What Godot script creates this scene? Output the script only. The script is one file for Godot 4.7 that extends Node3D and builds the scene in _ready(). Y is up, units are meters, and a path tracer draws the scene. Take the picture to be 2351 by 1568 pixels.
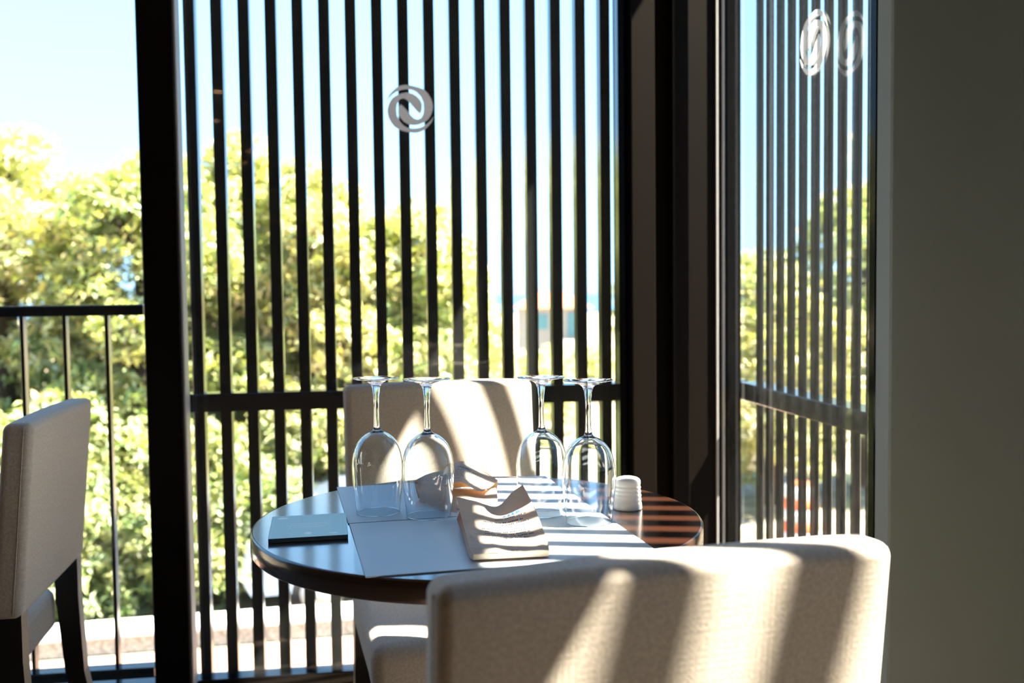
extends Node3D
# A corner table by the glass of an upper-floor cafe: dark slatted screens outside, trees beyond.
# "Building axes": s runs along the front glazing, w runs from it into the room, y is up.

const YAW := 8.0
const TABLE_TOP := 0.74
const CEILING := 3.05
const HEAD := 2.92

var BF := Transform3D(Basis(Vector3.UP, deg_to_rad(YAW)), Vector3(0.6, 0.0, -2.9))
var rng := RandomNumberGenerator.new()
var M := {}
var boxes := {}
var taken := {}

# ---------------------------------------------------------------- helpers
func lin(r: float, g: float, b: float) -> Color:
	return Color(r, g, b).linear_to_srgb()

func mat(called: String, c: Color, rough := 0.6, metal := 0.0, spec := 0.5) -> StandardMaterial3D:
	var m := StandardMaterial3D.new()
	m.resource_name = called
	m.albedo_color = c
	m.roughness = rough
	m.metallic = metal
	m.metallic_specular = spec
	M[called] = m
	return m

func noise_tex(freq: float, ramp: Gradient, size := 512, octaves := 4, sd := 1, kind := FastNoiseLite.TYPE_SIMPLEX_SMOOTH) -> NoiseTexture2D:
	var n := FastNoiseLite.new()
	n.noise_type = kind
	n.frequency = freq
	n.fractal_octaves = octaves
	n.seed = sd
	var t := NoiseTexture2D.new()
	t.width = size
	t.height = size
	t.seamless = true
	t.noise = n
	if ramp: t.color_ramp = ramp
	return t

func ramp2(a: Color, b: Color, pa := 0.0, pb := 1.0) -> Gradient:
	var g := Gradient.new()
	g.offsets = PackedFloat32Array([pa, pb])
	g.colors = PackedColorArray([a, b])
	return g

func numbered(called: String) -> String:
	var k: int = taken.get(called, -1) + 1
	taken[called] = k
	return called if k == 0 else "%s_%03d" % [called, k]

func tag(o: Node, label: String, category := "", group := "", kind := "") -> void:
	if label: o.set_meta("label", label)
	if category: o.set_meta("category", category)
	if group: o.set_meta("group", group)
	if kind: o.set_meta("kind", kind)

func thing(called: String, label: String, category: String, at := Transform3D(), group := "") -> Node3D:
	var o := Node3D.new()
	o.name = numbered(called)
	add_child(o)
	o.transform = at
	tag(o, label, category, group)
	return o

func part(called: String, mesh: Mesh, m: Material, parent: Node, at := Transform3D()) -> MeshInstance3D:
	var o := MeshInstance3D.new()
	o.name = called if parent != self else numbered(called)
	o.mesh = mesh
	o.material_override = m
	o.transform = at
	o.cast_shadow = GeometryInstance3D.SHADOW_CASTING_SETTING_ON
	parent.add_child(o, true)
	return o

func structure(called: String, mesh: Mesh, m: Material, at := Transform3D()) -> MeshInstance3D:
	var o := part(called, mesh, m, self, at)
	o.set_meta("kind", "structure")
	return o

func at(p: Vector3, turn := 0.0) -> Transform3D:
	return Transform3D(Basis(Vector3.UP, turn), p)

func bl(s: float, y: float, w: float, turn := 0.0) -> Transform3D:   # a place given in building axes
	return BF * at(Vector3(s, y, w), turn)

func tri(st: SurfaceTool, a: Vector3, b: Vector3, c: Vector3, out: Vector3) -> void:
	if (c - a).cross(b - a).dot(out) < 0.0:
		var t := b
		b = c
		c = t
	st.add_vertex(a)
	st.add_vertex(b)
	st.add_vertex(c)

func quad(st: SurfaceTool, a: Vector3, b: Vector3, c: Vector3, d: Vector3, out: Vector3) -> void:
	tri(st, a, b, c, out)
	tri(st, a, c, d, out)

func new_st(flat := false) -> SurfaceTool:
	var st := SurfaceTool.new()
	st.begin(Mesh.PRIMITIVE_TRIANGLES)
	st.set_smooth_group(-1 if flat else 0)
	return st

func done(st: SurfaceTool) -> ArrayMesh:
	st.generate_normals()
	st.index()
	return st.commit()

# a box with chamfered edges, centred
func cbox(x: float, y: float, z: float, b := 0.003) -> ArrayMesh:
	var key := "%.4f %.4f %.4f %.4f" % [x, y, z, b]
	if boxes.has(key): return boxes[key]
	var h := Vector3(x, y, z) / 2.0
	var st := new_st(true)
	for ax in 3:
		var u := (ax + 1) % 3
		var v := (ax + 2) % 3
		for sg in [-1.0, 1.0]:
			var c := []
			for k in [[-1, -1], [1, -1], [1, 1], [-1, 1]]:
				var p := Vector3.ZERO
				p[ax] = sg * h[ax]
				p[u] = k[0] * (h[u] - b)
				p[v] = k[1] * (h[v] - b)
				c.append(p)
			var o := Vector3.ZERO
			o[ax] = sg
			quad(st, c[0], c[1], c[2], c[3], o)
	for ax in 3:
		var u := (ax + 1) % 3
		var v := (ax + 2) % 3
		for su in [-1.0, 1.0]:
			for sv in [-1.0, 1.0]:
				var pts := []
				for e in [-1.0, 1.0]:
					var p := Vector3.ZERO
					p[ax] = e * (h[ax] - b)
					p[u] = su * h[u]
					p[v] = sv * (h[v] - b)
					var q := p
					q[u] = su * (h[u] - b)
					q[v] = sv * h[v]
					pts.append([p, q])
				var o := Vector3.ZERO
				o[u] = su
				o[v] = sv
				quad(st, pts[0][0], pts[1][0], pts[1][1], pts[0][1], o)
	for sx in [-1.0, 1.0]:
		for sy in [-1.0, 1.0]:
			for sz in [-1.0, 1.0]:
				tri(st, Vector3(sx * h.x, sy * (h.y - b), sz * (h.z - b)), Vector3(sx * (h.x - b), sy * h.y, sz * (h.z - b)), Vector3(sx * (h.x - b), sy * (h.y - b), sz * h.z), Vector3(sx, sy, sz))
	boxes[key] = done(st)
	return boxes[key]

# a padded box: rounded edges, then bent by a function
func soft_box(size: Vector3, r: float, inner: int, bend: Callable) -> ArrayMesh:
	var h := size / 2.0
	var st := new_st()
	var lists := []
	for ax in 3:
		var l := []
		var core := h[ax] - r
		for a in [45.0, 32.0, 20.0, 9.0]:
			l.append(-core - r * tan(deg_to_rad(a)))
		for k in inner + 1:
			l.append(lerpf(-core, core, float(k) / inner))
		for a in [9.0, 20.0, 32.0, 45.0]:
			l.append(core + r * tan(deg_to_rad(a)))
		lists.append(l)
	for ax in 3:
		var u := (ax + 1) % 3
		var v := (ax + 2) % 3
		for sg in [-1.0, 1.0]:
			var grid := []
			for a in lists[u]:
				var row := []
				for b in lists[v]:
					var p := Vector3.ZERO
					p[ax] = sg * h[ax]
					p[u] = a
					p[v] = b
					var core := (h - Vector3.ONE * r)
					var q := p.clamp(-core, core)
					var d := p - q
					row.append((bend.call((q + d.normalized() * r)) as Vector3).snapped(Vector3.ONE * 0.00001))
				grid.append(row)
			var o := Vector3.ZERO
			o[ax] = sg
			for i in grid.size() - 1:
				for j in grid[0].size() - 1:
					quad(st, grid[i][j], grid[i + 1][j], grid[i + 1][j + 1], grid[i][j + 1], o)
	return done(st)

# profile: Vector2(radius, height), listed so that the outside lies on the right of its direction of travel upwards
func lathe(profile: Array, seg := 48, turn_out := 1.0) -> ArrayMesh:
	var st := new_st()
	for i in profile.size() - 1:
		var a: Vector2 = profile[i]
		var b: Vector2 = profile[i + 1]
		var nrm := Vector2(b.y - a.y, a.x - b.x) * turn_out
		for k in seg:
			var t0 := TAU * k / seg
			var t1 := TAU * ((k + 1) % seg) / seg
			var d0 := Vector3(cos(t0), 0, sin(t0))
			var d1 := Vector3(cos(t1), 0, sin(t1))
			var up := Vector3.UP
			var p00 := d0 * a.x + up * a.y
			var p10 := d1 * a.x + up * a.y
			var p01 := d0 * b.x + up * b.y
			var p11 := d1 * b.x + up * b.y
			var o := (d0 + d1) * 0.5 * nrm.x + up * nrm.y
			if a.x > 0.00001: tri(st, p00, p10, p11, o)
			if b.x > 0.00001: tri(st, p00, p11, p01, o)
	return done(st)

func catmull(p: Array, t: float) -> Vector3:
	var n := p.size() - 1
	var x := clampf(t, 0.0, 1.0) * n
	var i := mini(int(x), n - 1)
	var a: Vector3 = p[maxi(i - 1, 0)] if i > 0 else p[0] * 2.0 - p[1]
	var d: Vector3 = p[i + 2] if i + 2 <= n else p[n] * 2.0 - p[n - 1]
	return (p[i] as Vector3).cubic_interpolate(p[i + 1], a, d, x - i)

# a sheet through a table of points, with UVs (u along a row, v from the first row to the last)
func sheet(rows: Array, nu: int, nv: int, crumple := 0.0, sd := 3) -> ArrayMesh:
	var nz := FastNoiseLite.new()
	nz.seed = sd
	nz.noise_type = FastNoiseLite.TYPE_CELLULAR
	nz.cellular_return_type = FastNoiseLite.RETURN_DISTANCE
	nz.frequency = 30.0
	var grid := []
	for j in nv + 1:
		var line := []
		var col := []
		for r in rows[0].size():
			var c := []
			for k in rows.size(): c.append(rows[k][r])
			col.append(catmull(c, float(j) / nv))
		for i in nu + 1:
			var p := catmull(col, float(i) / nu)
			if crumple > 0.0: p.y += crumple * (nz.get_noise_3dv(p) + 0.4) * (0.5 + 1.2 * pow(float(j) / nv, 2.0))
			line.append(p)
		grid.append(line)
	var st := new_st()
	for j in nv:
		for i in nu:
			for k in [[0, 0], [1, 0], [1, 1], [0, 0], [1, 1], [0, 1]]:
				st.set_uv(Vector2(float(i + k[0]) / nu, float(j + k[1]) / nv))
				st.add_vertex(grid[j + k[1]][i + k[0]])
	return done(st)

func tube(points: Array, r: float, seg := 8) -> ArrayMesh:
	var st := new_st()
	var rings := []
	for i in points.size():
		var d: Vector3 = ((points[mini(i + 1, points.size() - 1)] as Vector3) - points[maxi(i - 1, 0)]).normalized()
		var u := d.cross(Vector3(0.31, 0.17, 0.93)).normalized()
		var v := d.cross(u)
		var ring := []
		for k in seg: ring.append((points[i] as Vector3) + (u * cos(TAU * k / seg) + v * sin(TAU * k / seg)) * r)
		rings.append(ring)
	for i in rings.size() - 1:
		for k in seg:
			var o: Vector3 = rings[i][k] - (points[i] as Vector3)
			quad(st, rings[i][k], rings[i][(k + 1) % seg], rings[i + 1][(k + 1) % seg], rings[i + 1][k], o)
	for e in [0, rings.size() - 1]:
		for k in seg: tri(st, points[e], rings[e][k], rings[e][(k + 1) % seg], (points[e] as Vector3) - points[1 if e == 0 else e - 1])
	return done(st)

# a flat outline pulled out to a thickness along z
func plate(outline: PackedVector2Array, thick: float) -> ArrayMesh:
	var st := new_st(true)
	var idx := Geometry2D.triangulate_polygon(outline)
	for k in range(0, idx.size(), 3):
		for z in [-thick / 2, thick / 2]:
			var a := outline[idx[k]]
			var b := outline[idx[k + 1]]
			var c := outline[idx[k + 2]]
			tri(st, Vector3(a.x, a.y, z), Vector3(b.x, b.y, z), Vector3(c.x, c.y, z), Vector3(0, 0, z))
	var area := 0.0
	for i in outline.size():
		var a := outline[i]
		var b := outline[(i + 1) % outline.size()]
		area += a.x * b.y - b.x * a.y
	for i in outline.size():
		var a := outline[i]
		var b := outline[(i + 1) % outline.size()]
		var o := Vector3(b.y - a.y, a.x - b.x, 0) * signf(area)
		quad(st, Vector3(a.x, a.y, -thick / 2), Vector3(b.x, b.y, -thick / 2), Vector3(b.x, b.y, thick / 2), Vector3(a.x, a.y, thick / 2), o)
	return done(st)

# ---------------------------------------------------------------- materials
func materials() -> void:
	# powder-coated black metal of screens and frames
	mat("black_metal", lin(0.0035, 0.0036, 0.0040), 0.14, 0.0, 0.36)
	mat("dark_brown_metal", lin(0.0050, 0.0032, 0.0020), 0.5, 0.0, 0.25)
	mat("grey_metal", lin(0.55, 0.55, 0.56), 0.42, 0.2, 0.5)
	mat("black_wood", lin(0.012, 0.009, 0.007), 0.4, 0.0, 0.5)
	var pane := mat("glass_pane", Color(0.93, 0.98, 0.97, 0.03), 0.02)
	pane.transparency = BaseMaterial3D.TRANSPARENCY_ALPHA
	var solid := mat("solid_glass", Color(0.97, 0.99, 1.0, 0.0), 0.0)
	solid.refraction_enabled = true
	solid.refraction_scale = 0.05
	solid.transparency = BaseMaterial3D.TRANSPARENCY_ALPHA
	# frosted film of the window emblem
	var film := mat("frosted_film", lin(0.82, 0.88, 0.92), 0.7)
	film.backlight_enabled = true
	film.backlight = Color(1.0, 1.0, 1.0)
	# linen-like upholstery
	var fab := mat("beige_linen", Color.WHITE, 0.92, 0.0, 0.25)
	var g := ramp2(lin(0.49, 0.44, 0.365), lin(0.64, 0.585, 0.50), 0.2, 0.8)
	fab.albedo_texture = noise_tex(0.06, g, 512, 5, 11)
	fab.uv1_triplanar = true
	fab.uv1_scale = Vector3(5.0, 5.0, 5.0)
	fab.heightmap_enabled = true
	fab.heightmap_texture = weave()
	fab.heightmap_scale = 0.035
	fab.rim_enabled = true
	fab.rim = 0.25
	# table: dark brown laminate with a fine orange-peel surface
	var tt := mat("table_laminate", lin(0.030, 0.0105, 0.0052), 0.2, 0.0, 0.7)
	tt.clearcoat_enabled = true
	tt.clearcoat = 1.0
	tt.clearcoat_roughness = 0.12
	tt.uv1_triplanar = true
	tt.uv1_scale = Vector3.ONE * 9.0
	tt.normal_enabled = true
	var nt := noise_tex(0.09, null, 512, 3, 5)
	nt.as_normal_map = true
	nt.bump_strength = 1.6
	tt.normal_texture = nt
	tt.normal_scale = 0.25
	mat("table_edge", lin(0.030, 0.018, 0.011), 0.18, 0.0, 0.6)
	var pm := mat("placemat_paper", Color.WHITE, 0.36, 0.0, 0.65)
	pm.albedo_texture = noise_tex(0.25, ramp2(lin(0.44, 0.51, 0.56), lin(0.51, 0.58, 0.63)), 512, 3, 7)
	pm.uv1_triplanar = true
	pm.uv1_scale = Vector3.ONE * 6.0
	mat("ceramic_white", lin(0.74, 0.73, 0.70), 0.22, 0.0, 0.5)
	mat("painted_grey_wall", lin(0.27, 0.325, 0.335), 0.8, 0.0, 0.3)
	mat("plaster_ceiling", lin(0.24, 0.22, 0.20), 0.9, 0.0, 0.2)
	mat("plaster_tan", lin(0.15, 0.105, 0.07), 0.9, 0.0, 0.2)
	var fl := mat("floor_wood", Color.WHITE, 0.5, 0.0, 0.4)
	fl.albedo_texture = noise_tex(0.02, ramp2(lin(0.12, 0.092, 0.066), lin(0.19, 0.148, 0.108)), 512, 5, 21)
	fl.uv1_triplanar = true
	fl.uv1_scale = Vector3(0.4, 0.4, 3.0)
	var st := mat("pale_stone", Color.WHITE, 0.9)
	st.albedo_texture = noise_tex(0.03, ramp2(lin(0.26, 0.24, 0.21), lin(0.52, 0.49, 0.44), 0.25, 0.75), 512, 5, 31)
	st.uv1_triplanar = true
	st.uv1_scale = Vector3.ONE * 1.2
	mat("white_render", lin(0.66, 0.65, 0.62), 0.85)
	var pv := mat("pink_paving", Color.WHITE, 0.9)
	pv.albedo_texture = noise_tex(0.03, ramp2(lin(0.24, 0.14, 0.10), lin(0.36, 0.22, 0.155)), 512, 4, 33)
	pv.uv1_triplanar = true
	pv.uv1_scale = Vector3.ONE * 0.8
	var gr := mat("dry_ground", Color.WHITE, 0.95)
	var gg := Gradient.new()
	gg.offsets = PackedFloat32Array([0.0, 0.35, 0.6, 1.0])
	gg.colors = PackedColorArray([lin(0.10, 0.12, 0.05), lin(0.26, 0.22, 0.14), lin(0.36, 0.31, 0.22), lin(0.42, 0.38, 0.29)])
	gr.albedo_texture = noise_tex(0.02, gg, 1024, 5, 41)
	gr.uv1_triplanar = true
	gr.uv1_scale = Vector3.ONE * 0.06
	mat("sea_water", lin(0.02, 0.10, 0.22), 0.25, 0.0, 0.3)
	mat("roof_tile", lin(0.30, 0.10, 0.045), 0.85)
	mat("house_wall", lin(0.27, 0.26, 0.24), 0.9)
	mat("teal_shutter", lin(0.07, 0.20, 0.24), 0.6)
	mat("bark", lin(0.060, 0.040, 0.026), 0.95)
	for k in 3:
		var lf := mat("leaf_%d" % k, Color.WHITE, 0.38, 0.0, 0.5)
		lf.vertex_color_use_as_albedo = true
		lf.backlight_enabled = true
		lf.backlight = Color(0.75, 0.8, 0.35)

func weave() -> ImageTexture:
	var n := 256
	var im := Image.create(n, n, false, Image.FORMAT_RGB8)
	var r := RandomNumberGenerator.new()
	r.seed = 77
	var jit := PackedFloat32Array()
	for k in 256: jit.append(r.randf())
	for y in n:
		for x in n:
			var over := ((x / 4) + (y / 4)) % 2 == 0
			var a := sin(PI * (float(x % 4) + 0.5) / 4.0)
			var b := sin(PI * (float(y % 4) + 0.5) / 4.0)
			var v := (b if over else a) * 0.7 + 0.3 * jit[((y / 4) * 13 if over else (x / 4) * 7) % 256]
			im.set_pixel(x, y, Color(v, v, v))
	return ImageTexture.create_from_image(im)

# ---------------------------------------------------------------- the scene
func _ready() -> void:
	rng.seed = 20240
	# camera
	var cam := Camera3D.new()
	cam.name = "camera"
	cam.keep_aspect = Camera3D.KEEP_HEIGHT
	cam.fov = 37.86
	cam.near = 0.05
	cam.far = 12000.0
	var lensa := CameraAttributesPhysical.new()
	lensa.frustum_focal_length = 35.0
	lensa.frustum_focus_distance = 1.55
	lensa.exposure_aperture = 4.0
	cam.attributes = lensa
	add_child(cam)
	cam.fov = 37.86
	var pitch := atan(115.0 / 2286.0)
	var roll := 0.012
	cam.transform = Transform3D(Basis(Vector3.RIGHT, -pitch) * Basis(Vector3.BACK, -roll), Vector3(0, 1.10, 0))
	cam.current = true
	# sky and exposure
	var env := Environment.new()
	env.background_mode = Environment.BG_SKY
	var sky := Sky.new()
	var sm := ProceduralSkyMaterial.new()
	sm.sky_top_color = lin(0.18, 0.45, 0.90)
	sm.sky_horizon_color = lin(0.40, 0.72, 1.0)
	sm.sky_curve = 0.25
	sm.ground_horizon_color = lin(0.40, 0.42, 0.42)
	sm.ground_bottom_color = lin(0.22, 0.20, 0.17)
	sm.sun_angle_max = 12.0
	sky.sky_material = sm
	env.sky = sky
	env.background_energy_multiplier = 3.0
	env.tonemap_mode = Environment.TONE_MAPPER_LINEAR
	env.tonemap_exposure = 1.0
	env.sdfgi_enabled = true
	env.ssao_enabled = true
	env.ssil_enabled = true
	var we := WorldEnvironment.new()
	we.name = "surroundings"
	we.environment = env
	add_child(we)
	# the sun: high, from beyond the window wall on the right
	var sun := DirectionalLight3D.new()
	sun.name = "sun"
	sun.light_color = Color(1.0, 0.95, 0.87)
	sun.light_energy = 20.0
	sun.light_angular_distance = 0.53
	sun.shadow_enabled = true
	add_child(sun)
	var to_sun := Vector3(0.526, 0.848, 0.063).normalized()
	sun.look_at_from_position(to_sun * 30.0, Vector3.ZERO, Vector3.UP)

	materials()
	room()
	windows()
	screens()
	furniture()
	tableware()
	outside()
	lamps()

func slab(called: String, s0: float, s1: float, y0: float, y1: float, w0: float, w1: float, m: String, bev := 0.002) -> MeshInstance3D:
	return structure(called, cbox(s1 - s0, y1 - y0, w1 - w0, bev), M[m], bl((s0 + s1) / 2, (y0 + y1) / 2, (w0 + w1) / 2))

func room() -> void:
	slab("floor", -5.2, 0.62, -0.25, 0.0, -0.02, 13.2, "floor_wood")
	slab("ceiling", -5.2, 0.46, CEILING, CEILING + 0.25, -0.05, 13.2, "plaster_ceiling")
	slab("wall_back", -5.2, 0.46, 0.0, CEILING, 13.0, 13.2, "plaster_tan")
	slab("wall_left", -5.2, -5.0, 0.0, CEILING, -0.05, 13.0, "plaster_tan")
	slab("wall_right", 0.03, 0.46, 0.0, CEILING, 0.86, 0.92, "painted_grey_wall", 0.004)
	slab("wall_side", 0.36, 0.46, 0.0, CEILING, 2.75, 13.0, "plaster_tan")
	# lintels over the glazing
	slab("trim_1", -5.0, 0.03, HEAD, CEILING, -0.05, 0.05, "dark_brown_metal")
	slab("trim_2", 0.03, 0.09, HEAD, CEILING, 0.05, 0.86, "dark_brown_metal")
	slab("trim_3", 0.36, 0.46, HEAD, CEILING, 0.92, 2.75, "dark_brown_metal")
	# the post between the two front windows
	var p := slab("trim_4", -1.589, -1.496, 0.0, HEAD, 0.005, 0.07, "dark_brown_metal", 0.003)
	tag(p, "", "", "", "structure")
	# corner post, stepped where the two window frames meet
	var c := Node3D.new()
	c.name = "trim_5"
	add_child(c)
	c.transform = BF
	tag(c, "", "", "", "structure")
	for b in [[-0.268, -0.200, -0.05, 0.050, "casing"], [-0.200, -0.150, -0.05, 0.008, "recess"], [-0.150, -0.102, -0.05, 0.052, "casing"], [-0.102, 0.030, -0.05, 0.010, "recess"]]:
		part(b[4], cbox(b[1] - b[0], HEAD, b[3] - b[2], 0.002), M.dark_brown_metal, c, at(Vector3((b[0] + b[1]) / 2, HEAD / 2, (b[2] + b[3]) / 2)))
	for x in [-0.006, 0.012]:
		part("edge_strip", cbox(0.007, HEAD, 0.008, 0.001), M.grey_metal, c, at(Vector3(x, HEAD / 2, 0.013)))
	# narrow outside ledge that carries the screens and the balcony rail
	var led := slab("trim_6", -5.2, 0.26, -0.30, -0.05, -0.30, -0.02, "pale_stone")
	tag(led, "", "", "", "structure")

func window(called: String, at_: Transform3D, width: float, height: float, bar: float, depth: float, panes: Array, m: Material, label := "") -> Node3D:
	var o := Node3D.new()
	o.name = called
	add_child(o)
	o.transform = at_
	o.set_meta("kind", "structure")
	if label: o.set_meta("label", label)
	for x in [bar / 2, width - bar / 2]:
		part("window_frame", cbox(bar, height, depth), m, o, at(Vector3(x, height / 2, 0)))
	for y in [0.02, height - 0.02]:
		part("window_frame", cbox(width - 2 * bar, 0.04, depth), m, o, at(Vector3(width / 2, y, 0)))
	for z in panes:
		var q := QuadMesh.new()
		q.size = Vector2(width - 2 * bar, height - 0.08)
		part("pane", q, M.glass_pane, o, at(Vector3(width / 2, height / 2, z)))
	return o

func windows() -> void:
	window("window_1", bl(-5.0, 0, -0.022), 3.44, HEAD, 0.005, 0.05, [0.0], M.black_metal)
	var w2 := window("window_2", bl(-1.514, 0, -0.022), 1.246, HEAD, 0.006, 0.05, [0.0], M.black_metal)
	part("frame_strip", cbox(0.006, HEAD - 0.08, 0.060, 0.001), M.grey_metal, w2, at(Vector3(0.0215, HEAD / 2, 0.058)))
	part("window_frame", cbox(0.022, HEAD - 0.08, 0.06, 0.001), M.black_metal, w2, at(Vector3(1.229, HEAD / 2, 0.0)))
	# side window: two panes with a wide gap, seen along its length
	window("window_3", bl(0.055, 0, 0.86, PI / 2), 0.91, HEAD, 0.028, 0.05, [-0.022, 0.020], M.black_metal)
	slab("wall_sun_block", 0.36, 0.46, 0.0, HEAD, 0.92, 1.08, "painted_grey_wall")  # unseen wall piece, added to keep direct sun off the grey wall
	window("window_4", bl(0.41, 0, 2.75, PI / 2), 1.67, HEAD, 0.05, 0.06, [], M.black_metal)   # slid open: sun falls straight in
	emblem(bl(-0.881, 1.610, -0.020), 0.0665, "frosted swirl emblem stuck on the front window pane")
	emblem(bl(0.0290, 1.668, 0.567, PI / 2), 0.0725, "frosted swirl emblem stuck on the side window pane")

func emblem(where: Transform3D, r: float, label: String) -> void:
	var raw := [[270, 610], [330, 480], [420, 370], [520, 290], [610, 250], [700, 235], [800, 245], [900, 265], [1000, 288], [1100, 330], [1170, 385], [1220, 450], [1262, 520], [1290, 590], [1308, 700], [1300, 780], [1275, 860], [1240, 930], [1190, 1000], [1100, 1062], [980, 1112], [870, 1130], [760, 1110], [650, 1050], [570, 960], [532, 860], [545, 740], [565, 685], [595, 668], [640, 708], [740, 820], [800, 900], [880, 975], [960, 1003], [1040, 968], [1088, 880], [1110, 760], [1098, 620], [1040, 490], [950, 395], [870, 352], [800, 336], [720, 332], [650, 340], [580, 358], [520, 382], [460, 418], [400, 465], [330, 535]]
	var o := thing("window_emblem", label, "window sticker", where, "frosted emblems on the glass")
	for turn in [1.0, -1.0]:
		var pl := PackedVector2Array()
		for p in raw:
			pl.append(Vector2((p[0] - 800.0) / 535.0 * r, -(p[1] - 767.0) / 535.0 * r) * turn)
		part("swirl", plate(pl, 0.0006), M.frosted_film, o)

# ---------------------------------------------------------------- screens and railing
func screen(label: String, start: Transform3D, length: float, offsets: Array, deep := 0.05) -> Node3D:
	var o := thing("slat_screen", label, "screen", start, "black slatted screens outside the glass")
	var sl := cbox(0.031, 3.35, deep, 0.0025)
	for x in offsets:
		part("slat", sl, M.black_metal, o, at(Vector3(x, 1.57, -deep / 2)))
	part("rail", cbox(length, 0.052, 0.075, 0.003), M.black_metal, o, at(Vector3(length / 2, 0.795, -0.025)))
	part("rail", cbox(length, 0.06, 0.06, 0.003), M.black_metal, o, at(Vector3(length / 2, -0.065, -0.025)))
	part("rail", cbox(length, 0.06, 0.06, 0.003), M.black_metal, o, at(Vector3(length / 2, 3.22, -0.025)))
	return o

func screens() -> void:
	var off := []
	for i in range(-1, 21):
		off.append(-1.429 + 0.0741 * i + 0.0155 + 1.54)
	screen("black vertical slat screen with a mid rail behind the far chair", bl(-1.54, 0, -0.12), 1.675, off)
	off = []
	for i in 12: off.append(0.05 + 0.0741 * i)
	screen("short black slat screen running back outside the side window", bl(0.15, 0, 0.83, PI / 2), 0.90, off, 0.014)
	off = []
	for i in 24: off.append(0.05 + 0.0741 * i)
	screen("long black slat screen outside the window beyond the grey wall", bl(0.54, 0, 2.834, PI / 2), 1.80, off, 0.05)
	# balcony rail outside the wide window
	var r := thing("balcony_railing", "low black balcony railing with thin flat balusters before the trees", "railing", bl(-5.0, 0, -0.12))
	var L := 3.37
	part("top_rail", cbox(L, 0.03, 0.055, 0.003), M.black_metal, r, at(Vector3(L / 2, 1.061, -0.02)))
	part("bottom_rail", cbox(L, 0.045, 0.05, 0.003), M.black_metal, r, at(Vector3(L / 2, 0.020, -0.02)))
	for i in 30:
		var s := -1.737 - 0.112 * i + 5.0
		if s < 0.03: break
		part("baluster", cbox(0.010, 1.01, 0.032, 0.0015), M.black_metal, r, at(Vector3(s + 0.005, 0.545, -0.016)))
	for s in [0.03]:
		part("post", cbox(0.04, 1.10, 0.04, 0.002), M.black_metal, r, at(Vector3(s, 0.497, -0.02)))

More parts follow.
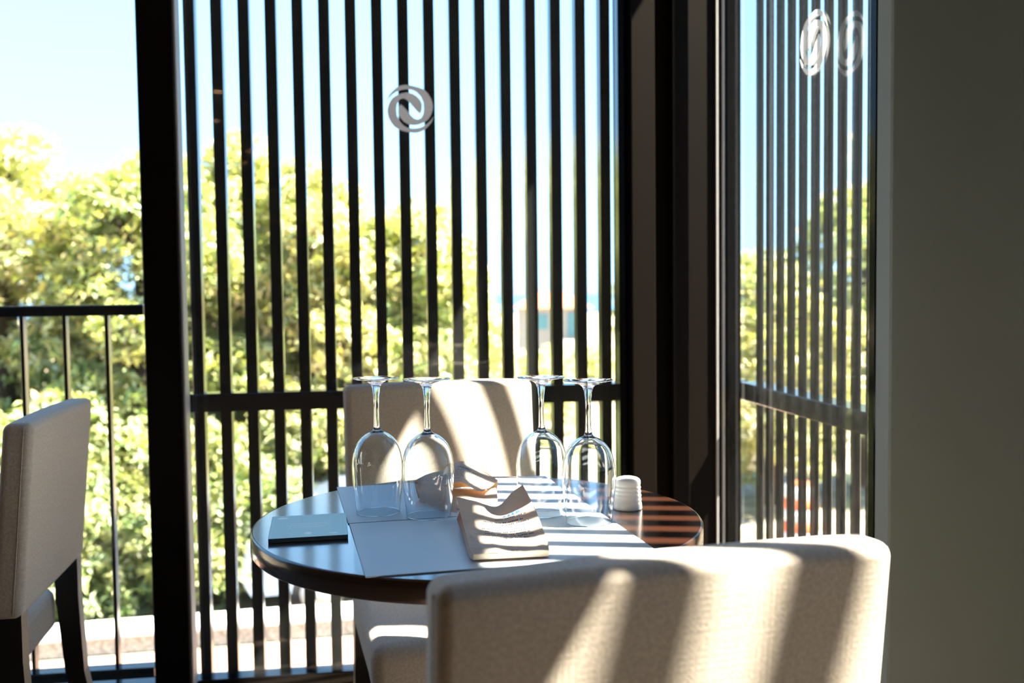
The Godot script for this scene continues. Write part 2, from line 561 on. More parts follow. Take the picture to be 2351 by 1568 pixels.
# ---------------------------------------------------------------- furniture
func chair(label: String, ref: Vector2, fwd: Vector2, top: float, width: float, rear: bool, recline := 6.5, bulge := 0.012) -> void:
	# ref: plan point (x, distance ahead) under the middle of the back's top edge, on its front or rear face
	var rec := tan(deg_to_rad(recline))
	var pad_bottom := 0.485
	var ph := top - pad_bottom
	var z_ref := -rec * ph - (0.056 if rear else 0.0)
	var f := Vector3(fwd.x, 0, -fwd.y).normalized()
	var o := thing("dining_chair", label, "chair", Transform3D(), "beige upholstered dining chairs")
	o.transform = Transform3D(Basis(Vector3.UP, atan2(f.x, f.z)), Vector3(ref.x, 0, -ref.y) - f * z_ref)
	var bend_back := func(p: Vector3) -> Vector3:
		var q := p
		var ex := 1.0 - pow(absf(p.x) / (width / 2), 2.0)
		var ey := 1.0 - pow(absf(p.y) / (ph / 2), 2.0)
		q.z += signf(p.z) * bulge * maxf(ex, 0.0) * (0.35 + 0.65 * maxf(ey, 0.0)) * (1.0 if p.z > 0 else 0.4)
		q.y -= 0.004 * maxf(0.0, p.y / (ph / 2)) * (1.0 - ex) * 1.0
		q.z -= rec * (p.y + ph / 2)
		return q
	var b := part("backrest", soft_box(Vector3(width, ph, 0.056), 0.016, 10, bend_back), M.beige_linen, o, at(Vector3(0, pad_bottom + ph / 2, -0.028)))
	for sx in [-1.0, 1.0]:
		var seam := []
		for k in 9:
			var y := lerpf(-ph / 2 + 0.01, ph / 2 - 0.012, k / 8.0)
			seam.append(Vector3(sx * width / 2, y, -0.012 - rec * (y + ph / 2)))
		part("seam", tube(seam, 0.0011, 6), M.beige_linen, b)
	var bend_seat := func(p: Vector3) -> Vector3:
		var q := p
		var ex := maxf(0.0, 1.0 - pow(absf(p.x) / (width / 2), 2.0))
		var ez := maxf(0.0, 1.0 - pow(absf(p.z) / 0.23, 2.0))
		if p.y > 0: q.y += 0.016 * ex * ez
		if p.z > 0.15: q.y -= 0.010 * (p.z - 0.15) / 0.08
		q.x *= 1.0 + 0.05 * p.z
		return q
	part("seat", soft_box(Vector3(width, 0.105, 0.46), 0.028, 8, bend_seat), M.beige_linen, o, at(Vector3(0, 0.366, 0.235)))
	for sx in [-1.0, 1.0]:
		# rear leg: runs on up to the back pad, kicks out towards the floor
		var st := new_st(true)
		var prev := []
		for k in [[0.0, -0.085, 0.034], [0.22, -0.040, 0.042], [0.40, -0.028, 0.050], [0.50, -0.028, 0.050]]:
			var h: float = k[2] / 2
			var ring := []
			for c in [[-1, -1], [1, -1], [1, 1], [-1, 1]]:
				ring.append(Vector3(sx * (width / 2 - 0.030) + c[0] * 0.020, k[0], k[1] + c[1] * h))
			if prev:
				for e in 4:
					quad(st, prev[e], prev[(e + 1) % 4], ring[(e + 1) % 4], ring[e], (prev[e] + prev[(e + 1) % 4]) / 2 - Vector3(sx * (width / 2 - 0.030), (prev[e] as Vector3).y, k[1]))
			prev = ring
		part("leg", done(st), M.black_wood, o)
		st = new_st(true)
		var lo := []
		var hi := []
		for c in [[-1, -1], [1, -1], [1, 1], [-1, 1]]:
			lo.append(Vector3(sx * (width / 2 - 0.035) + c[0] * 0.014, 0.0, 0.425 + c[1] * 0.014))
			hi.append(Vector3(sx * (width / 2 - 0.035) + c[0] * 0.020, 0.325, 0.42 + c[1] * 0.020))
		for e in 4:
			quad(st, lo[e], lo[(e + 1) % 4], hi[(e + 1) % 4], hi[e], (lo[e] + lo[(e + 1) % 4]) / 2 - Vector3(sx * (width / 2 - 0.035), 0, 0.425))
		part("leg", done(st), M.black_wood, o)

func furniture() -> void:
	chair("beige upholstered dining chair facing the table, its back to the glass", Vector2(-0.177, 2.444), Vector2(0.252, -0.968), 0.88, 0.468, false, 6.0, 0.016)
	chair("beige upholstered dining chair tucked under the table, back turned to the room", Vector2(0.154, 0.889), Vector2(-0.295, 0.955), 0.855, 0.458, true, 6.0, 0.006)
	chair("beige upholstered dining chair standing by the balcony railing, away from the table", Vector2(-0.952, 2.114), Vector2(-0.984, -0.178), 0.865, 0.485, true, 5.0, 0.006)
	# round table
	var t := thing("bistro_table", "round dark brown table with a thick edge and a black column", "table", at(Vector3(-0.057, 0, -1.579)))
	var r := 0.354
	part("tabletop", lathe([Vector2(0, TABLE_TOP), Vector2(0.2, TABLE_TOP), Vector2(r - 0.004, TABLE_TOP)], 96, -1.0), M.table_laminate, t)
	part("edge_band", lathe([Vector2(0, TABLE_TOP - 0.032), Vector2(r - 0.003, TABLE_TOP - 0.032), Vector2(r, TABLE_TOP - 0.029), Vector2(r, TABLE_TOP - 0.003), Vector2(r - 0.0015, TABLE_TOP - 0.0006), Vector2(r - 0.004, TABLE_TOP)], 96), M.table_edge, t)
	part("column", lathe([Vector2(0.036, 0.02), Vector2(0.036, TABLE_TOP - 0.05), Vector2(0.09, TABLE_TOP - 0.036), Vector2(0.09, TABLE_TOP - 0.032)], 32), M.black_metal, t)
	part("base", lathe([Vector2(0.0, 0.0), Vector2(0.22, 0.0), Vector2(0.225, 0.006), Vector2(0.215, 0.014), Vector2(0.06, 0.026), Vector2(0.0, 0.028)], 48), M.black_metal, t)

# ---------------------------------------------------------------- things on the table
func wine_glass(s: float, w: float, y: float, label: String) -> void:
	var o := thing("wine_glass", label, "wine glass", bl(s, y, w), "upturned wine glasses on the placemats")
	# standing on its rim: bowl below, foot on top
	var bowl := [Vector2(0.0356, 0.0), Vector2(0.0363, 0.008), Vector2(0.0375, 0.020), Vector2(0.0392, 0.036), Vector2(0.0407, 0.052), Vector2(0.0416, 0.066), Vector2(0.0418, 0.076), Vector2(0.0410, 0.087), Vector2(0.0392, 0.097), Vector2(0.0362, 0.107), Vector2(0.0318, 0.116), Vector2(0.0260, 0.123), Vector2(0.0190, 0.1285), Vector2(0.0120, 0.1318), Vector2(0.0085, 0.1330)]
	# rounded lip: short steps keep the smoothing of the two walls apart
	bowl.insert(1, Vector2(0.03565, 0.0012))
	bowl.insert(1, Vector2(0.03560, 0.0003))
	bowl[0] = Vector2(0.0354, 0.0)
	var inside := []
	for p in bowl:
		var q: Vector2 = p
		inside.append(Vector2(q.x - 0.0008 * clampf(q.y / 0.0003, 0.15, 1.0) - 0.012 * maxf(0.0, q.y - 0.115), q.y - 0.06 * maxf(0.0, q.y - 0.105)))
	inside.append(Vector2(0.0, 0.1300))
	inside.reverse()
	inside.append_array(bowl)
	inside[inside.size() - 1] = Vector2(0.0, 0.1335)
	part("bowl", lathe(inside, 64), M.solid_glass, o)
	var stem := [Vector2(0.0, 0.1305), Vector2(0.012, 0.1318), Vector2(0.0085, 0.1335), Vector2(0.0064, 0.1365), Vector2(0.0052, 0.141), Vector2(0.0046, 0.150), Vector2(0.0042, 0.165), Vector2(0.0043, 0.180), Vector2(0.0050, 0.193), Vector2(0.0064, 0.203), Vector2(0.0085, 0.2095), Vector2(0.0130, 0.2135), Vector2(0.0210, 0.2160), Vector2(0.0300, 0.2180), Vector2(0.0375, 0.2194), Vector2(0.0384, 0.2200), Vector2(0.0378, 0.2207), Vector2(0.0250, 0.2204), Vector2(0.0100, 0.2190), Vector2(0.0, 0.2184)]
	part("stem", lathe(stem, 48), M.solid_glass, o)

func paper_bag_texture(sd: int) -> ImageTexture:
	var w := 384
	var h := 768
	var im := Image.create(w, h, false, Image.FORMAT_RGB8)
	var r := RandomNumberGenerator.new()
	r.seed = sd
	var base := Color(0.80, 0.755, 0.685)
	im.fill(base)
	# fine ribs of the paper
	for x in range(0, w, 5):
		im.fill_rect(Rect2i(x, 0, 2, h), Color(0.755, 0.715, 0.65))
	var ink := Color(0.12, 0.19, 0.32)
	# oval mark and name line
	for y in 26:
		for x in 84:
			var e := pow((x - 42.0) / 42.0, 2.0) + pow((y - 13.0) / 13.0, 2.0)
			if e < 1.0 and not (e < 0.55 and (x / 9) % 2 == 0 and y > 6 and y < 20): im.set_pixel(200 + x, 150 + y, Color(0.16, 0.36, 0.58))
	var line := func(x0: int, x1: int, y: int, hh: int) -> void:
		var x := x0
		while x < x1:
			var n := r.randi_range(2, 7)
			for k in n:
				if x + 5 > x1: break
				var gh := hh - r.randi_range(0, 3)
				im.fill_rect(Rect2i(x, y + hh - gh, 4, gh), ink)
				if r.randf() < 0.6: im.fill_rect(Rect2i(x, y + (hh - gh if r.randf() < 0.5 else hh / 2), 5, 2), ink)
				x += 7
			x += 8
	line.call(170, 320, 186, 13)
	for k in 8: line.call(92 + r.randi_range(0, 24), 330 - r.randi_range(0, 40), 226 + k * 27, 13)
	for k in 2: line.call(120, 300, 470 + k * 26, 9)
	line.call(110, 250, 640, 12)
	line.call(150, 230, 664, 10)
	return ImageTexture.create_from_image(im)

func tableware() -> void:
	var mt := 0.0016
	# two paper placemats side by side, a little askew to the glazing
	var a := deg_to_rad(5.2)
	for k in 2:
		var c: Vector2 = [Vector2(-0.826, 1.364), Vector2(-0.855, 1.062)][k]
		var o := part("placemat", cbox(0.40, mt, 0.30, 0.0004), M.placemat_paper, self, bl(c.x, TABLE_TOP + mt / 2 + 0.0002, c.y, a))
		tag(o, ["light grey paper placemat under the bag with blue print", "light grey paper placemat toward the glass, under the upturned glasses"][k], "placemat", "paper placemats on the round table")
	var top := TABLE_TOP + mt + 0.0003
	wine_glass(-0.993, 1.158, top, "upturned wine glass beside the teal card")
	wine_glass(-0.913, 1.199, top, "upturned wine glass in front of the crumpled paper bag")
	wine_glass(-0.731, 1.219, top, "upturned wine glass between the printed paper bag and another glass")
	wine_glass(-0.670, 1.291, top, "upturned wine glass next to the white salt shaker")
	# ribbed ceramic shaker
	var sh := [Vector2(0.0, 0.0), Vector2(0.0225, 0.0), Vector2(0.0236, 0.0012)]
	for k in 41:
		var t := k / 40.0
		var rr := lerpf(0.0236, 0.0212, t)
		var y := lerpf(0.0025, 0.0455, t)
		if t > 0.16 and t < 0.93: rr -= 0.0009 * (0.5 - 0.5 * cos(TAU * (t - 0.16) / 0.77 * 5.0))
		sh.append(Vector2(rr, y))
	for p in [[0.0209, 0.0475], [0.0195, 0.0497], [0.0160, 0.0518], [0.0100, 0.0534], [0.0, 0.0540]]: sh.append(Vector2(p[0], p[1]))
	var so := thing("salt_shaker", "small white ribbed ceramic salt shaker on the bare table", "salt shaker", bl(-0.586, TABLE_TOP + 0.0002, 1.205))
	part("body", lathe(sh, 64), M.ceramic_white, so)
	for k in 3:
		part("hole", lathe([Vector2(0, 0.0), Vector2(0.0011, 0.0), Vector2(0.0011, 0.0005), Vector2(0, 0.0006)], 10), M.black_metal, so, at(Vector3(0.0035 * cos(TAU * k / 3), 0.0536, 0.0035 * sin(TAU * k / 3))))
	card()
	bags()

func card() -> void:
	var w := 230
	var h := 290
	var im := Image.create(w, h, false, Image.FORMAT_RGB8)
	im.fill(Color(0.55, 0.80, 0.82))
	var pale := Color(0.93, 0.97, 0.98)
	for e in [[6, 6, w - 12, 2], [6, h - 8, w - 12, 2], [6, 6, 2, h - 12], [w - 8, 6, 2, h - 12]]:
		im.fill_rect(Rect2i(e[0], e[1], e[2], e[3]), Color(0.68, 0.85, 0.88))
	var oval := func(cx: int, cy: int, rx: int, ry: int, c: Color) -> void:
		for y in range(-ry, ry + 1):
			for x in range(-rx, rx + 1):
				if pow(float(x) / rx, 2) + pow(float(y) / ry, 2) <= 1.0: im.set_pixel(cx + x, cy + y, c)
	oval.call(34, 34, 17, 11, pale)
	oval.call(186, 256, 14, 7, pale)
	oval.call(113, 244, 12, 14, pale)
	oval.call(100, 40, 14, 5, Color(0.53, 0.74, 0.78))
	var r := RandomNumberGenerator.new()
	r.seed = 9
	for k in [[60, 172, 118], [48, 180, 138], [56, 168, 160]]:
		var x: int = k[0]
		while x < k[1]:
			var n := r.randi_range(3, 9)
			im.fill_rect(Rect2i(x, k[2], n, 4), pale)
			x += n + r.randi_range(1, 3)
	for k in 7:
		im.fill_rect(Rect2i(78 + k * 5, 256 - absi(k - 3) * 4, 3, 3), Color(0.62, 0.78, 0.80))
		im.fill_rect(Rect2i(126 + k * 4, 230 + k * 5, 3, 3), Color(0.62, 0.78, 0.80))
	var m := mat("card_print", Color.WHITE, 0.4, 0.0, 0.6)
	m.clearcoat_enabled = true
	m.clearcoat = 0.45
	m.clearcoat_roughness = 0.3
	m.albedo_texture = ImageTexture.create_from_image(im)
	var o := thing("booklet", "small teal printed booklet lying on the bare table edge", "booklet", bl(-1.099, TABLE_TOP + 0.0003, 1.254, deg_to_rad(3.0)))
	mat("card_edge", lin(0.10, 0.13, 0.13), 0.7)
	part("pages", cbox(0.114, 0.0062, 0.146, 0.0004), M.card_edge, o, at(Vector3(0, 0.0031, 0)))
	part("cover", sheet([[Vector3(-0.0575, 0.0066, -0.0735), Vector3(0, 0.0066, -0.0735), Vector3(0.0575, 0.0066, -0.0735)], [Vector3(-0.0575, 0.0066, 0.0), Vector3(0, 0.0066, 0.0), Vector3(0.0575, 0.0066, 0.0)], [Vector3(-0.0575, 0.0066, 0.0735), Vector3(0, 0.0066, 0.0735), Vector3(0.0575, 0.0066, 0.0735)]], 4, 4), m, o)

func bags() -> void:
	# one thin paper throughout: sunlight that passes through its fibres comes out orange
	var through := Color(0.56, 0.36, 0.15)
	var paper := mat("bag_print", Color.WHITE, 0.75, 0.0, 0.35)
	paper.albedo_texture = paper_bag_texture(4)
	var plain := mat("bag_paper", Color(0.80, 0.755, 0.685), 0.75, 0.0, 0.35)
	for m in [paper, plain]:
		m.backlight_enabled = true
		m.backlight = through
	# the printed bag lying towards the room
	var lay := TABLE_TOP + 0.003
	var rows := [
		[Vector3(-0.871, 0.038, 1.235), Vector3(-0.841, 0.030, 1.235), Vector3(-0.807, 0.020, 1.235), Vector3(-0.783, 0.041, 1.235), Vector3(-0.765, 0.053, 1.235)],
		[Vector3(-0.871, 0.025, 1.315), Vector3(-0.844, 0.022, 1.315), Vector3(-0.812, 0.017, 1.315), Vector3(-0.779, 0.025, 1.315), Vector3(-0.759, 0.033, 1.315)],
		[Vector3(-0.872, 0.020, 1.395), Vector3(-0.846, 0.016, 1.395), Vector3(-0.815, 0.012, 1.395), Vector3(-0.782, 0.015, 1.395), Vector3(-0.761, 0.021, 1.395)],
		[Vector3(-0.873, 0.016, 1.460), Vector3(-0.848, 0.016, 1.460), Vector3(-0.821, 0.014, 1.460), Vector3(-0.788, 0.014, 1.460), Vector3(-0.765, 0.017, 1.460)],
		[Vector3(-0.871, 0.014, 1.495), Vector3(-0.846, 0.014, 1.495), Vector3(-0.820, 0.012, 1.495), Vector3(-0.790, 0.013, 1.495), Vector3(-0.769, 0.014, 1.495)],
	]
	var c := Vector3(-0.818, 0, 1.37)
	var o := thing("paper_bag", "beige paper bag with blue print lying flat on the placemat", "paper bag", bl(c.x, lay - 0.003, c.z), "paper bread bags on the table")
	var top := []
	var low := []
	for rw in rows:
		var a := []
		var b := []
		for p in rw:
			var q: Vector3 = (p as Vector3) - c
			a.append(q)
			b.append(Vector3(q.x, 0.0026 + (0.0022 if q.z > 0.1 else 0.0), q.z - (0.006 if q.z > 0.12 else 0.0)))
		top.append(a)
		low.append(b)
	part("printed_side", sheet(top, 60, 90, 0.005, 5), paper, o)
	part("lower_side", sheet(low, 10, 12), plain, o)
	for e in [0, 4]:
		var g := []
		for k in rows.size():
			var mid: Vector3 = (top[k][e] + low[k][e]) / 2 + Vector3(0.006 if e == 0 else -0.006, 0, 0)
			g.append([top[k][e], mid, low[k][e]])
		part("gusset", sheet(g, 6, 24), plain, o)
	part("bottom_fold", sheet([top[4], low[4]], 24, 3), plain, o)
	# the crumpled bag standing open behind it
	c = Vector3(-0.855, 0, 1.06)
	o = thing("paper_bag", "crumpled paper bag standing half open, its warm inside showing", "paper bag", bl(c.x, lay - 0.003, c.z), "paper bread bags on the table")
	rows = [
		[Vector3(-0.932, 0.033, 1.060), Vector3(-0.902, 0.039, 1.030), Vector3(-0.873, 0.039, 1.000), Vector3(-0.851, 0.048, 0.980), Vector3(-0.831, 0.049, 0.980), Vector3(-0.803, 0.035, 1.000), Vector3(-0.779, 0.022, 1.030)],
		[Vector3(-0.931, 0.031, 1.060), Vector3(-0.904, 0.034, 1.060), Vector3(-0.878, 0.035, 1.050), Vector3(-0.857, 0.045, 1.050), Vector3(-0.844, 0.042, 1.050), Vector3(-0.815, 0.028, 1.050), Vector3(-0.789, 0.019, 1.050)],
		[Vector3(-0.929, 0.028, 1.060), Vector3(-0.906, 0.029, 1.090), Vector3(-0.880, 0.030, 1.100), Vector3(-0.864, 0.034, 1.100), Vector3(-0.849, 0.034, 1.100), Vector3(-0.821, 0.018, 1.100), Vector3(-0.804, 0.020, 1.090)],
	]
	top = []
	for rw in rows:
		var a := []
		for p in rw: a.append((p as Vector3) - c)
		top.append(a)
	var flap := mat("bag_print_small", Color.WHITE, 0.75, 0.0, 0.35)
	flap.albedo_texture = paper_bag_texture(8)
	flap.uv1_scale = Vector3(1.0, 0.8, 1.0)
	flap.backlight_enabled = true
	flap.backlight = through
	part("printed_side", sheet(top, 60, 30, 0.0035, 9), flap, o)
	# front gusset, from the edge of the top sheet down to the placemat
	var gus := [[top[2][0], top[2][1], top[2][2], Vector3(-0.872, 0.029, 1.105) - c],
		[Vector3(-0.927, 0.018, 1.075) - c, Vector3(-0.905, 0.018, 1.120) - c, Vector3(-0.884, 0.019, 1.145) - c, Vector3(-0.868, 0.016, 1.150) - c],
		[Vector3(-0.921, 0.003, 1.090) - c, Vector3(-0.902, 0.003, 1.135) - c, Vector3(-0.885, 0.003, 1.172) - c, Vector3(-0.866, 0.003, 1.188) - c]]
	part("gusset", sheet(gus, 30, 20, 0.0045, 12), plain, o)
	# inner face of the lower sheet, open to the light
	var inner := [[Vector3(-0.880, 0.020, 1.070) - c, Vector3(-0.850, 0.016, 1.065) - c, Vector3(-0.815, 0.010, 1.060) - c, Vector3(-0.785, 0.012, 1.045) - c],
		[Vector3(-0.872, 0.012, 1.115) - c, Vector3(-0.845, 0.009, 1.115) - c, Vector3(-0.815, 0.007, 1.110) - c, Vector3(-0.789, 0.010, 1.100) - c],
		[Vector3(-0.866, 0.0035, 1.170) - c, Vector3(-0.842, 0.003, 1.160) - c, Vector3(-0.816, 0.003, 1.148) - c, Vector3(-0.794, 0.004, 1.135) - c]]
	part("inner_side", sheet(inner, 24, 16, 0.0015, 15), plain, o)
	var back := [[top[0][0], top[0][2], top[0][4], top[0][6]],
		[Vector3(-0.925, 0.0035, 1.070) - c, Vector3(-0.874, 0.0035, 1.010) - c, Vector3(-0.832, 0.0035, 0.990) - c, Vector3(-0.782, 0.0035, 1.035) - c]]
	part("gusset", sheet(back, 24, 8), plain, o)

# ---------------------------------------------------------------- outside
func leaf_sprig() -> ArrayMesh:
	var st := SurfaceTool.new()
	st.begin(Mesh.PRIMITIVE_TRIANGLES)
	st.set_smooth_group(-1)
	var r := RandomNumberGenerator.new()
	r.seed = 6
	for k in 8:
		var b := Basis.from_euler(Vector3(r.randf_range(-0.9, 0.7), r.randf() * TAU, r.randf_range(-0.6, 0.6)))
		var o := Vector3(r.randf_range(-0.05, 0.05), r.randf_range(-0.04, 0.05), r.randf_range(-0.05, 0.05))
		var l := r.randf_range(0.075, 0.12)
		var wd := l * 0.24
		var p0 := o
		var p1 := o + b * Vector3(wd, 0.01, l * 0.42)
		var p2 := o + b * Vector3(0, -0.012, l)
		var p3 := o + b * Vector3(-wd, 0.01, l * 0.42)
		var p4 := o + b * Vector3(0, -0.004, l * 0.5)
		for t in [[p0, p1, p4], [p1, p2, p4], [p2, p3, p4], [p3, p0, p4]]:
			tri(st, t[0], t[1], t[2], b.y)
	return done(st)

var sprig: ArrayMesh

func foliage(clumps: Array, per: int, m: Material, tint: Color, parent: Node) -> void:
	var mm := MultiMesh.new()
	mm.transform_format = MultiMesh.TRANSFORM_3D
	mm.use_colors = true
	mm.mesh = sprig
	var n := 0
	for c in clumps: n += int(per * c[1] * c[1])
	mm.instance_count = n
	var i := 0
	for c in clumps:
		for k in int(per * c[1] * c[1]):
			var d := Vector3(rng.randfn(), rng.randfn() + 0.25, rng.randfn()).normalized()
			var p: Vector3 = c[0] + d * c[1] * pow(rng.randf(), 0.22) * Vector3(1, 0.85, 1)
			var b := Basis.from_euler(Vector3(rng.randf_range(-0.5, 0.5), rng.randf() * TAU, rng.randf_range(-0.5, 0.5))) * rng.randf_range(0.7, 1.35)
			mm.set_instance_transform(i, Transform3D(b, p))
			var v := rng.randf_range(0.5, 1.3)
			var y := rng.randf_range(0.85, 1.2)
			mm.set_instance_color(i, Color(tint.r * v * y, tint.g * v, tint.b * v * rng.randf_range(0.7, 1.3)))
			i += 1
	var o := MultiMeshInstance3D.new()
	o.name = "foliage"
	o.multimesh = mm
	o.material_override = m
	o.set_meta("kind", "stuff")
	parent.add_child(o, true)

const GROUND := -2.62

func tree(label: String, x: float, ahead: float, top: float, spread: float, low: float, n: int, tint: Color, group := "trees beyond the low wall", per := 620) -> void:
	var t := thing("leafy_tree", label, "tree", at(Vector3(x, GROUND, -ahead)), group)
	var h := top - GROUND
	var clumps := []
	for k in n:
		var y := lerpf(low - GROUND, h - 0.45, pow(float(k) / maxf(n - 1, 1), 0.85))
		var f := clampf((y - (low - GROUND)) / maxf(h - (low - GROUND), 0.1), 0.0, 1.0)
		var rad := spread * (0.55 + 0.6 * sin(PI * (0.18 + 0.72 * f))) * 0.8
		if k >= n - 2: rad *= 0.35
		var a := k * 2.4 + x
		clumps.append([Vector3(cos(a) * rad * rng.randf_range(0.45, 1.0), y, sin(a) * rad * rng.randf_range(0.45, 1.0)), rng.randf_range(0.42, 0.72)])
	var trunk := [Vector3(0, 0, 0), Vector3(0.06, h * 0.25, 0.03), Vector3(-0.04, h * 0.5, -0.02), Vector3(0.02, h * 0.8, 0.0)]
	part("trunk", tube(trunk, 0.09 + 0.012 * h, 10), M.bark, t)
	for k in range(0, n, 3):
		var e: Vector3 = clumps[k][0]
		var s := Vector3(0, clampf(e.y - 0.8, 0.5, h * 0.75), 0)
		part("branch", tube([s, s.lerp(e, 0.5) + Vector3(0, 0.1, 0), e], 0.035, 6), M.bark, t)
	foliage(clumps, per, M["leaf_%d" % (int(absf(x) * 10) % 3)], tint, t)

func outside() -> void:
	sprig = leaf_sprig()
	var g := structure("ground", cbox(240, 0.4, 170, 0.01), M.dry_ground, at(Vector3(10, GROUND - 0.2, -82)))
	g.set_meta("kind", "structure")
	structure("sea", cbox(16000, 1.0, 11000, 0.1), M.sea_water, at(Vector3(0, -14.5, -5690)))
	structure("path", cbox(16, 0.04, 7.0, 0.01), M.pink_paving, at(Vector3(-3.2, GROUND + 0.02, -6.6), deg_to_rad(12)))
	# low garden wall with a white coping
	var a := Vector3(-8.9, 0, -9.18)
	var b := Vector3(4.2, 0, -11.9)
	var d := (b - a).normalized()
	var wl := thing("garden_wall", "low stone garden wall with white coping in front of the trees", "wall", Transform3D(Basis(Vector3.UP, atan2(-d.z, d.x)), (a + b) / 2 + Vector3(0, GROUND, 0)))
	part("stone_face", cbox((b - a).length(), 0.22, 0.34, 0.01), M.pale_stone, wl, at(Vector3(0, 0.11, -0.17)))
	for k in 15:
		part("coping_slab", cbox((b - a).length() / 15 - 0.006, 0.05, 0.46, 0.008), M.white_render, wl, at(Vector3(((k + 0.5) / 15 - 0.5) * (b - a).length(), 0.225, -0.17)))
	# trees, from the tall crown by the railing to the low ones toward the sea
	var y1 := Color(0.56, 0.57, 0.31)
	var y2 := Color(0.44, 0.49, 0.24)
	var y3 := Color(0.37, 0.44, 0.22)
	tree("broad yellow-green tree crown rising above the balcony railing", -6.7, 13.2, 3.35, 1.75, -2.0, 26, y1)
	tree("rounded light green tree between the railing and the dark post", -4.75, 13.0, 2.85, 1.5, -2.1, 24, y2)
	tree("tall light green tree behind the first slats beside the post", -4.1, 14.6, 3.5, 1.3, -1.9, 24, y1)
	tree("bushy yellow-green tree behind the middle of the slat screen", -2.6, 13.6, 2.85, 1.45, -2.1, 24, y1)
	tree("smaller green tree behind the swirl emblem on the glass", -1.45, 14.2, 2.45, 1.2, -2.1, 20, y2)
	tree("low sunlit tree at the end of the tree row toward the sea", -1.15, 16.5, 1.9, 1.1, -2.2, 18, y1)
	tree("green shrubby tree growing just behind the garden wall", -5.4, 11.6, -0.1, 1.1, -2.3, 14, y3, "trees beyond the low wall", 400)
	tree("green bushy tree behind the garden wall and railing", -6.9, 11.4, 0.6, 1.1, -2.3, 14, y3, "trees beyond the low wall", 400)
	tree("low green bush behind the garden wall beside the post", -3.6, 11.9, -0.4, 0.9, -2.3, 12, y3, "trees beyond the low wall", 400)
	tree("pale scrubby tree on dry ground before the far house", 0.5, 26.0, -0.4, 1.6, -2.3, 14, y1, "trees near the far house", 360)
	tree("pale green scrub tree standing in front of the far house", 2.6, 34.0, -0.7, 1.9, -2.3, 14, y1, "trees near the far house", 360)
	tree("thin tree beside the far house toward the corner post", 6.7, 58.0, 2.0, 1.2, -1.8, 12, y2, "trees near the far house", 300)
	tree("tall yellow-green tree seen through the side window", 4.4, 17.0, 1.6, 1.7, -2.0, 22, y1, "trees beyond the side window", 520)
	tree("dense rounded green tree seen through the side window", 6.6, 18.5, 3.0, 1.8, -2.0, 24, y2, "trees beyond the side window", 520)
	tree("tall green tree near the edge of the grey wall, outside", 8.6, 18.0, 3.6, 1.8, -2.0, 24, y3, "trees beyond the side window", 520)
	house()
	car()
	barrel()

func house() -> void:
	var z := 60.0
	var hs := thing("house", "small distant house with an orange hipped roof by the sea", "house", at(Vector3(2.4, GROUND, -z), 0.0))
	var eave := 0.12 - GROUND
	part("wall", cbox(4.1, eave, 4.0, 0.02), M.house_wall, hs, at(Vector3(0, eave / 2, 0)))
	var st := new_st(true)
	var y0 := eave - 0.02
	var y1 := eave + 0.92
	var hx := 2.4
	var hz := 2.3
	var p := [Vector3(-hx, y0, hz), Vector3(hx, y0, hz), Vector3(hx, y0, -hz), Vector3(-hx, y0, -hz)]
	var r0 := Vector3(-0.8, y1, 0)
	var r1 := Vector3(0.8, y1, 0)
	quad(st, p[0], p[1], r1, r0, Vector3(0, 1, 1))
	quad(st, p[2], p[3], r0, r1, Vector3(0, 1, -1))
	tri(st, p[1], p[2], r1, Vector3(1, 1, 0))
	tri(st, p[3], p[0], r0, Vector3(-1, 1, 0))
	quad(st, p[0], p[1], p[2], p[3], Vector3(0, -1, 0))
	part("roof", done(st), M.roof_tile, hs)
	var sh := part("shutter", cbox(0.7, 1.4, 0.06, 0.01), M.teal_shutter, hs, at(Vector3(1.2, eave - 1.0, 2.03)))
	sh.name = "shutter"
	part("window", cbox(0.8, 0.9, 0.05, 0.01), M.teal_shutter, hs, at(Vector3(-0.7, eave - 0.8, 2.02)))
	part("terrace_wall", cbox(2.4, 0.9, 0.2, 0.02), M.white_render, hs, at(Vector3(1.6, 0.45, 3.2)))

func car() -> void:
	var c := thing("parked_car", "blue-grey car parked behind the low garden wall", "car", at(Vector3(-1.2, GROUND, -12.3), deg_to_rad(13)))
	mat("car_paint", lin(0.16, 0.22, 0.30), 0.22, 0.4, 0.5)
	mat("tyre_rubber", lin(0.012, 0.012, 0.012), 0.8)
	mat("car_glass", lin(0.02, 0.03, 0.04), 0.06, 0.0, 0.6)
	var body := PackedVector2Array([Vector2(-2.0, 0.32), Vector2(2.0, 0.32), Vector2(2.06, 0.55), Vector2(1.95, 0.78), Vector2(1.1, 0.90), Vector2(0.55, 1.38), Vector2(-0.95, 1.44), Vector2(-1.75, 0.98), Vector2(-2.05, 0.92), Vector2(-2.1, 0.5)])
	part("body", plate(body, 1.66), M.car_paint, c)
	var gl := PackedVector2Array([Vector2(-1.45, 0.95), Vector2(0.90, 0.92), Vector2(0.48, 1.32), Vector2(-0.92, 1.37)])
	part("side_window", plate(gl, 1.68), M.car_glass, c)
	for x in [-1.28, 1.30]:
		for z in [-0.74, 0.74]:
			var w := part("wheel", lathe([Vector2(0, -0.1), Vector2(0.27, -0.1), Vector2(0.31, -0.07), Vector2(0.31, 0.07), Vector2(0.27, 0.1), Vector2(0, 0.1)], 28), M.tyre_rubber, c, Transform3D(Basis(Vector3.RIGHT, PI / 2), Vector3(x, 0.31, z)))
			part("hubcap", lathe([Vector2(0, -0.112), Vector2(0.19, -0.108), Vector2(0.19, 0.108), Vector2(0, 0.112)], 24), M.grey_metal, w)

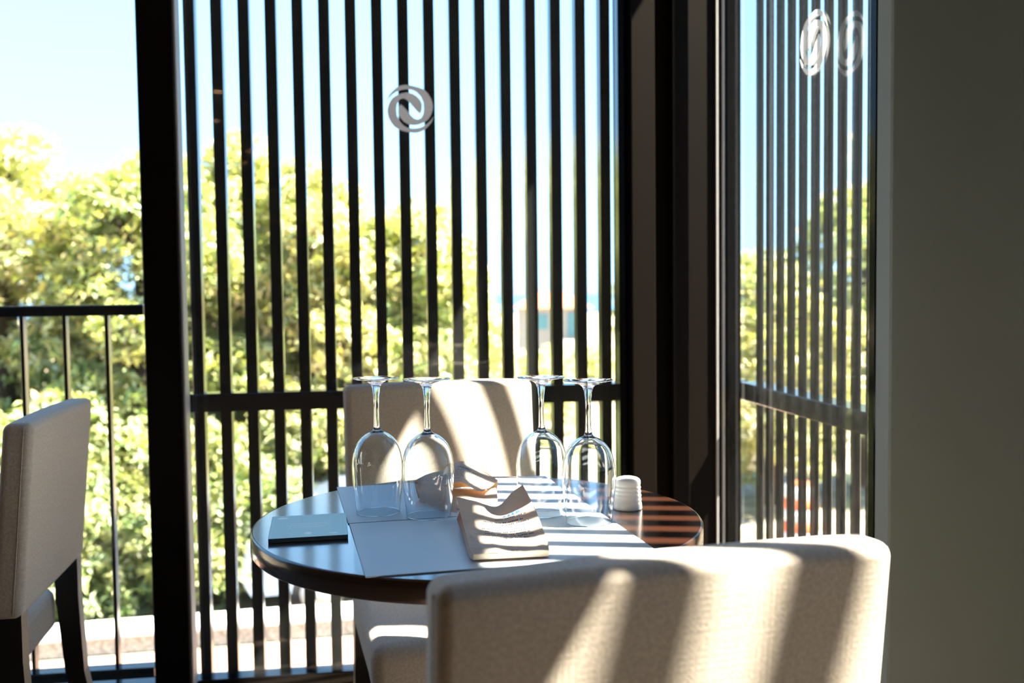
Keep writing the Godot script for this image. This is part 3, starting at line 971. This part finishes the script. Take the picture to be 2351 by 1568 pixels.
func barrel() -> void:
	mat("safety_orange", lin(0.75, 0.13, 0.03), 0.5)
	mat("safety_white", lin(0.78, 0.78, 0.75), 0.5)
	var o := thing("traffic_barrel", "orange traffic barrel with white bands, outside the side window", "traffic barrel", at(Vector3(3.95, GROUND, -13.6)))
	var y := 0.07
	part("base", lathe([Vector2(0, 0), Vector2(0.34, 0), Vector2(0.34, 0.05), Vector2(0.29, 0.07), Vector2(0, 0.07)], 32), M.tyre_rubber, o)
	for k in 6:
		var r0 := 0.285 - 0.012 * k
		var hh := 0.155
		part("band", lathe([Vector2(0, y), Vector2(r0, y), Vector2(r0 + 0.004, y + 0.01), Vector2(r0 - 0.006, y + hh), Vector2(0, y + hh)], 32), M.safety_orange if k % 2 == 0 else M.safety_white, o)
		y += hh
	part("handle", lathe([Vector2(0, y), Vector2(0.16, y), Vector2(0.12, y + 0.05), Vector2(0, y + 0.06)], 24), M.safety_orange, o)

# ---------------------------------------------------------------- lamps of the room
func lamps() -> void:
	var glow := mat("lamp_glow", lin(0.9, 0.6, 0.35), 0.6)
	glow.emission_enabled = true
	glow.emission = lin(1.0, 0.52, 0.22)
	glow.emission_energy_multiplier = 16.0
	for p in [[-1.99, 4.09], [-2.18, 5.23], [-2.11, 6.87], [-2.27, 7.72], [-2.24, 10.44], [-2.43, 11.9]]:
		var o := thing("pendant_lamp", "small black pendant lamp with a warm glowing underside", "lamp", bl(p[0], 2.45, p[1]), "pendant lamps hanging in a row through the room")
		part("cord", tube([Vector3(0, 0.14, 0), Vector3(0, CEILING - 2.45, 0)], 0.004, 6), M.black_metal, o)
		part("shade", lathe([Vector2(0.044, 0.0), Vector2(0.046, 0.0), Vector2(0.046, 0.13), Vector2(0.040, 0.142), Vector2(0.0, 0.144)], 32), M.black_metal, o)
		part("bulb_disc", lathe([Vector2(0, 0.006), Vector2(0.042, 0.006), Vector2(0.042, 0.012), Vector2(0, 0.012)], 24), glow, o)
		var l := SpotLight3D.new()
		l.name = "lamp_light"
		l.light_color = Color(1.0, 0.74, 0.48)
		l.light_energy = 0.8
		l.light_size = 0.04
		l.spot_range = 20.0
		l.spot_angle = 62.0
		l.spot_attenuation = 2.0
		l.shadow_enabled = true
		o.add_child(l)
		l.transform = Transform3D(Basis(Vector3.RIGHT, -PI / 2), Vector3(0, -0.004, 0))
